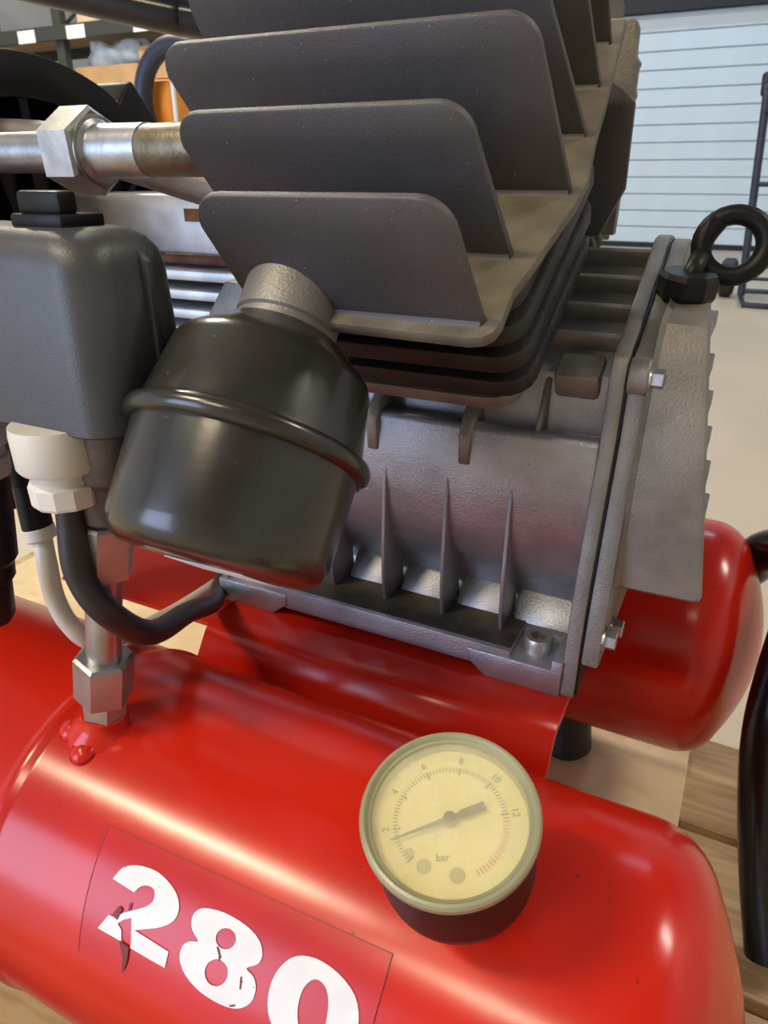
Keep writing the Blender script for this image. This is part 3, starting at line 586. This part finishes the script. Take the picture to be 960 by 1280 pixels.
# --- delivery pipe with union nut along the head
PY, PZp = 0.2680, 0.0102
pip = obj('delivery_pipe', lathe([(0.0090, -0.50), (0.0090, -0.285)], (0, PY, PZp), X, 36), 'zinc', C); tag(pip, 'zinc plated delivery pipe')
obj('union_nut', hexnut((-0.2985, PY, PZp), X, 0.0320, 0.0200, 0.60, cham=0.10), 'nut', pip)
obj('union_tail', lathe([(0.0135, -0.2810), (0.0135, -0.2775), (0.0112, -0.2760), (0.0110, -0.2480), (0.0100, -0.2470)], (0, PY, PZp), X, 40), 'zinc', pip, ang=30)
obj('tail_sleeve', lathe([(0.0104, -0.2485), (0.0106, -0.2470), (0.0106, -0.205), (0.0090, -0.200)], (0, PY, PZp), X, 40), 'brass', pip, ang=30)
obj('nut_collar', lathe([(0.0120, -0.2800), (0.0148, -0.2785), (0.0148, -0.2778), (0.0120, -0.2770)], (0, PY, PZp), X, 40), 'nut', pip, ang=30)
obj('second_pipe', tube([(-0.46, 0.315, 0.022), (-0.36, 0.313, 0.017), (-0.30, 0.312, 0.006), (-0.255, 0.312, -0.004), (-0.21, 0.316, -0.012)], 0.010, 16), 'alu_dark', C)

# --- motor at the back left
mot = obj('electric_motor', lathe([(0.060, -0.450), (0.066, -0.446), (0.066, -0.262), (0.055, -0.256)], (0, 0.415, -0.125), X, 48), 'galv', C); tag(mot, 'galvanised electric motor behind the switch')
obj('terminal_box', box(-0.420, -0.255, 0.355, 0.44, -0.0425, -0.0095), 'galv', mot, 0.002, 2)
obj('box_slot', box(-0.3080, -0.2960, 0.3542, 0.3560, -0.0240, -0.0170), 'rust', mot)
obj('clamp_strip', tube([(-0.42, 0.3530, -0.0450), (-0.255, 0.3530, -0.0450)], 0.0028, 12, straight=True), 'rust', mot)
for k in range(4):
    z = -0.0525 - 0.011 * k; obj('motor_fin', box(-0.440, -0.262, 0.340, 0.40, z - 0.0028, z + 0.0028), 'galv', mot, 0.001, 2)
obj('motor_bracket', solid([(-0.272, -0.095), (-0.232, -0.095), (-0.232, -0.052), (-0.255, -0.050), (-0.268, -0.068)], (0, 0.325, 0), X, Z, Y, -0.006, 0.02), 'alu_dark', mot, 0.002, 2)
# fan cowl
cwl = bmesh.new()
cy, cz, rO, rI = 0.335, -0.085, 0.1500, 0.1260
arc = [(cy + rO * sin(radians(t)), cz + rO * cos(radians(t))) for t in range(-70, 30, 4)] + [(0.4090, 0.0440), (0.4180, 0.0560), (0.4230, 0.0580), (0.4450, 0.0320), (0.4600, 0.005), (0.440, -0.02)]
inn = [(cy + rI * sin(radians(t)), cz + rI * cos(radians(t))) for t in range(-70, 48, 4)]
fan_bm = lathe([(0.134, -0.449), (0.134, -0.440)], (0, cy, cz), X, 48)
fan = obj('fan_cowl', solid(arc + inn[::-1], (-0.40, 0, 0), Y, Z, X, -0.05, 0.0), 'black', C, 0.002, 2); tag(fan, 'black slotted fan cowl')
obj('cowl_back', fan_bm, 'black', fan)
for t in range(-60, 46, 15):
    a = radians(t); obj('cowl_spoke', solid([(cy + 0.06 * sin(a) - 0.003, cz + 0.06 * cos(a)), (cy + 0.06 * sin(a) + 0.003, cz + 0.06 * cos(a)), (cy + 0.130 * sin(a) + 0.003, cz + 0.130 * cos(a)), (cy + 0.130 * sin(a) - 0.003, cz + 0.130 * cos(a))], (-0.402, 0, 0), Y, Z, X, -0.01, 0.0), 'black', fan)
obj('cowl_inner_ring', solid([(cy + 0.1175 * sin(radians(t)), cz + 0.1175 * cos(radians(t))) for t in range(0, 360, 10)], (-0.412, 0, 0), Y, Z, X, -0.04, 0.0), 'black', fan, 0.002, 2)
# --- black tubular frame: handle at the right and bar at the top left
hb = obj('frame_handle', tube([(-0.030, 0.585, -0.330), (-0.004, 0.575, -0.296), (0.0283, 0.5508, -0.2723), (0.0424, 0.5347, -0.2459), (0.0640, 0.5100, -0.2310), (0.0720, 0.4800, -0.2340), (0.0640, 0.4566, -0.2500), (0.0594, 0.4329, -0.2908), (0.0595, 0.4175, -0.3216), (0.0652, 0.4013, -0.3578), (0.0746, 0.3848, -0.3986), (0.0860, 0.3660, -0.4390)], 0.0158, 20, 10), 'black_tube', C); tag(hb, 'black bent tube handle')
obj('frame_bar', tube([(-0.95, 0.570, 0.240), (-0.84, 0.612, 0.208), (-0.7525, 0.6465, 0.1855), (-0.6664, 0.6794, 0.1659), (-0.5999, 0.7048, 0.1518), (-0.5769, 0.7147, 0.1478), (-0.45, 0.755, 0.125), (-0.36, 0.775, 0.08), (-0.33, 0.775, 0.0), (-0.31, 0.70, -0.20), (-0.30, 0.570, -0.29)], 0.0175, 18, 8), 'black_tube', C)

# ------------------------------------------------------------------ background things
# hand truck by the door
hx, hy = -0.093, 5.47
ht = empty('hand_truck', (hx + 0.2, hy, FZ)); tag(ht, 'dark blue tubular hand truck standing before the white door', 'hand truck')
for xx in (0.0, 0.42):
    obj('side_rail', tube([(hx + xx, hy, FZ + 0.03), (hx + xx - 0.040, hy, FZ + 0.6), (hx + xx - 0.077, hy + 0.02, FZ + 1.14), (hx + xx - 0.09, hy + 0.06, FZ + 1.24)], 0.024, 12), 'blue_steel', ht)
    obj('push_grip', tube([(hx + xx - 0.085, hy + 0.045, FZ + 1.20), (hx + xx - 0.095, hy + 0.12, FZ + 1.30)], 0.034, 12, straight=True), 'rubber', ht)
    obj('axle_bracket', tube([(hx + xx - 0.005, hy, FZ + 0.14), (hx + xx, hy + 0.10, FZ + 0.12)], 0.016, 10, straight=True), 'blue_steel', ht)
for z in (0.06, 0.22, 0.7, 1.1): obj('cross_bar', tube([(hx - z * 0.068, hy, FZ + z), (hx + 0.42 - z * 0.068, hy, FZ + z)], 0.016, 10, straight=True), 'blue_steel', ht)
obj('toe_frame', tube([(hx, hy, FZ + 0.02), (hx + 0.03, hy - 0.35, FZ + 0.02), (hx + 0.40, hy - 0.35, FZ + 0.02), (hx + 0.42, hy, FZ + 0.02)], 0.017, 10, straight=True), 'blue_steel', ht)
for xx in (-0.105, 0.525):
    wh = obj('wheel', lathe([(0.06, -0.045), (0.10, -0.05), (0.125, -0.030), (0.125, 0.030), (0.10, 0.05), (0.06, 0.045)], (hx + xx, hy + 0.12, FZ + 0.125), X, 28), 'rubber', ht)
    obj('wheel_rim', lathe([(0.075, -0.053), (0.075, 0.053)], (hx + xx, hy + 0.12, FZ + 0.125), X, 20), 'wheel_red', wh)
obj('axle', tube([(hx - 0.105, hy + 0.12, FZ + 0.125), (hx + 0.525, hy + 0.12, FZ + 0.125)], 0.012, 10, straight=True), 'blue_steel', ht)
# shelving
SY = 5.5
rk = empty('storage_rack', (-6.0, SY + 0.4, FZ)); tag(rk, 'dark green steel storage rack with white tags on its beam', 'shelf')
for x in (-7.9, -6.05, -4.2):
    for y in (SY, SY + 0.8): obj('upright', box(x - 0.05, x + 0.05, y + 0.045, y + 0.12, FZ, 2.4), 'shelf', rk, 0.004, 1)
    for z in (-0.4, 0.3, 1.2): obj('brace', tube([(x, SY + 0.10, z), (x, SY + 0.84, z + 0.6)], 0.016, 8, straight=True), 'shelf', rk)
for z in (0.42, 1.16, 2.1):
    for y in (SY, SY + 0.9): obj('beam', box(-7.95, -4.15, y, y + 0.045, z - 0.055, z + 0.055), 'shelf', rk, 0.003, 1)
    obj('shelf_board', box(-7.9, -4.2, SY + 0.046, SY + 0.89, z + 0.03, z + 0.05), 'pale_board', rk)
for x in (-6.40, -5.78, -5.0): obj('tag', box(x - 0.11, x + 0.11, SY - 0.004, SY, 1.10, 1.20), 'tag', rk, 0.001, 1)
def carton(x0, x1, y0, y1, z0, z1, label, m='card'):
    c_ = obj('cardboard_box', box(x0, x1, y0, y1, z0, z1), m, None, 0.004, 1, base=True); tag(c_, label, 'box', 'cartons on the storage rack')
    obj('flap_seam', box(x0 + 0.002, x1 - 0.002, (y0 + y1) / 2 - 0.03, (y0 + y1) / 2 + 0.03, z1, z1 + 0.002), 'pale_board', c_)
    return c_
carton(-5.98, -5.22, SY + 0.12, SY + 0.7, 0.471, 0.90, 'tan carton under the bagged bundle on the middle rack shelf')
carton(-5.18, -4.60, SY + 0.10, SY + 0.7, 0.471, 1.02, 'tall tan carton at the right end of the middle rack shelf')
carton(-7.6, -6.2, SY + 0.12, SY + 0.8, 0.471, 0.86, 'long pale carton at the left end of the middle rack shelf', 'pale_board')
carton(-5.9, -5.2, SY + 0.15, SY + 0.8, 1.211, 1.70, 'wide pale carton on the rack shelf above the white tags', 'pale_board')
bm = bmesh.new(); bmesh.ops.create_icosphere(bm, subdivisions=4, radius=1)
for v in bm.verts:
    n = sin(v.co.x * 5 + v.co.y * 3) * 0.09 + sin(v.co.z * 7 + v.co.x * 4) * 0.07 + sin(v.co.y * 11 + v.co.z * 5) * 0.04
    v.co = Vector((v.co.x * (0.36 + n * 0.5) - 5.60, v.co.y * 0.26 + SY + 0.40, max(-0.093, min(0.115, v.co.z * (0.15 + n * 0.5))) + 0.996))
tag(obj('wrapped_bundle', bm, 'bag', None, base=True), 'blue grey plastic bag bundle lying on the tan carton', 'bag')
# orange cabinet with a hose loop
oc = empty('orange_cabinet', (-2.305, 2.70, FZ)); tag(oc, 'narrow orange metal cabinet beside the dark blue hose coil', 'cabinet')
obj('cabinet_body', box(-2.375, -2.235, 2.60, 2.85, FZ, 0.36), 'orange', oc, 0.006, 2)
obj('cabinet_door', box(-2.370, -2.250, 2.585, 2.599, FZ + 0.05, 0.35), 'orange', oc, 0.004, 1)
obj('cabinet_edge', box(-2.248, -2.232, 2.585, 2.60, FZ + 0.02, 0.36), 'tag', oc, 0.002, 1)
obj('door_handle', box(-2.28, -2.262, 2.57, 2.585, 0.0, 0.10), 'dark_steel', oc, 0.002, 1)
lc = Vector((-2.155, 2.53, 0.265)); lp = [lc + (X * cos(2 * pi * k / 40) + Z * sin(2 * pi * k / 40)) * 0.19 for k in range(40)]
hl = obj('rubber_hose', tube(lp, 0.036, 14, closed=True, straight=True), 'blue_steel', None); tag(hl, 'dark blue coiled hose hanging in front of the orange cabinet', 'hose')
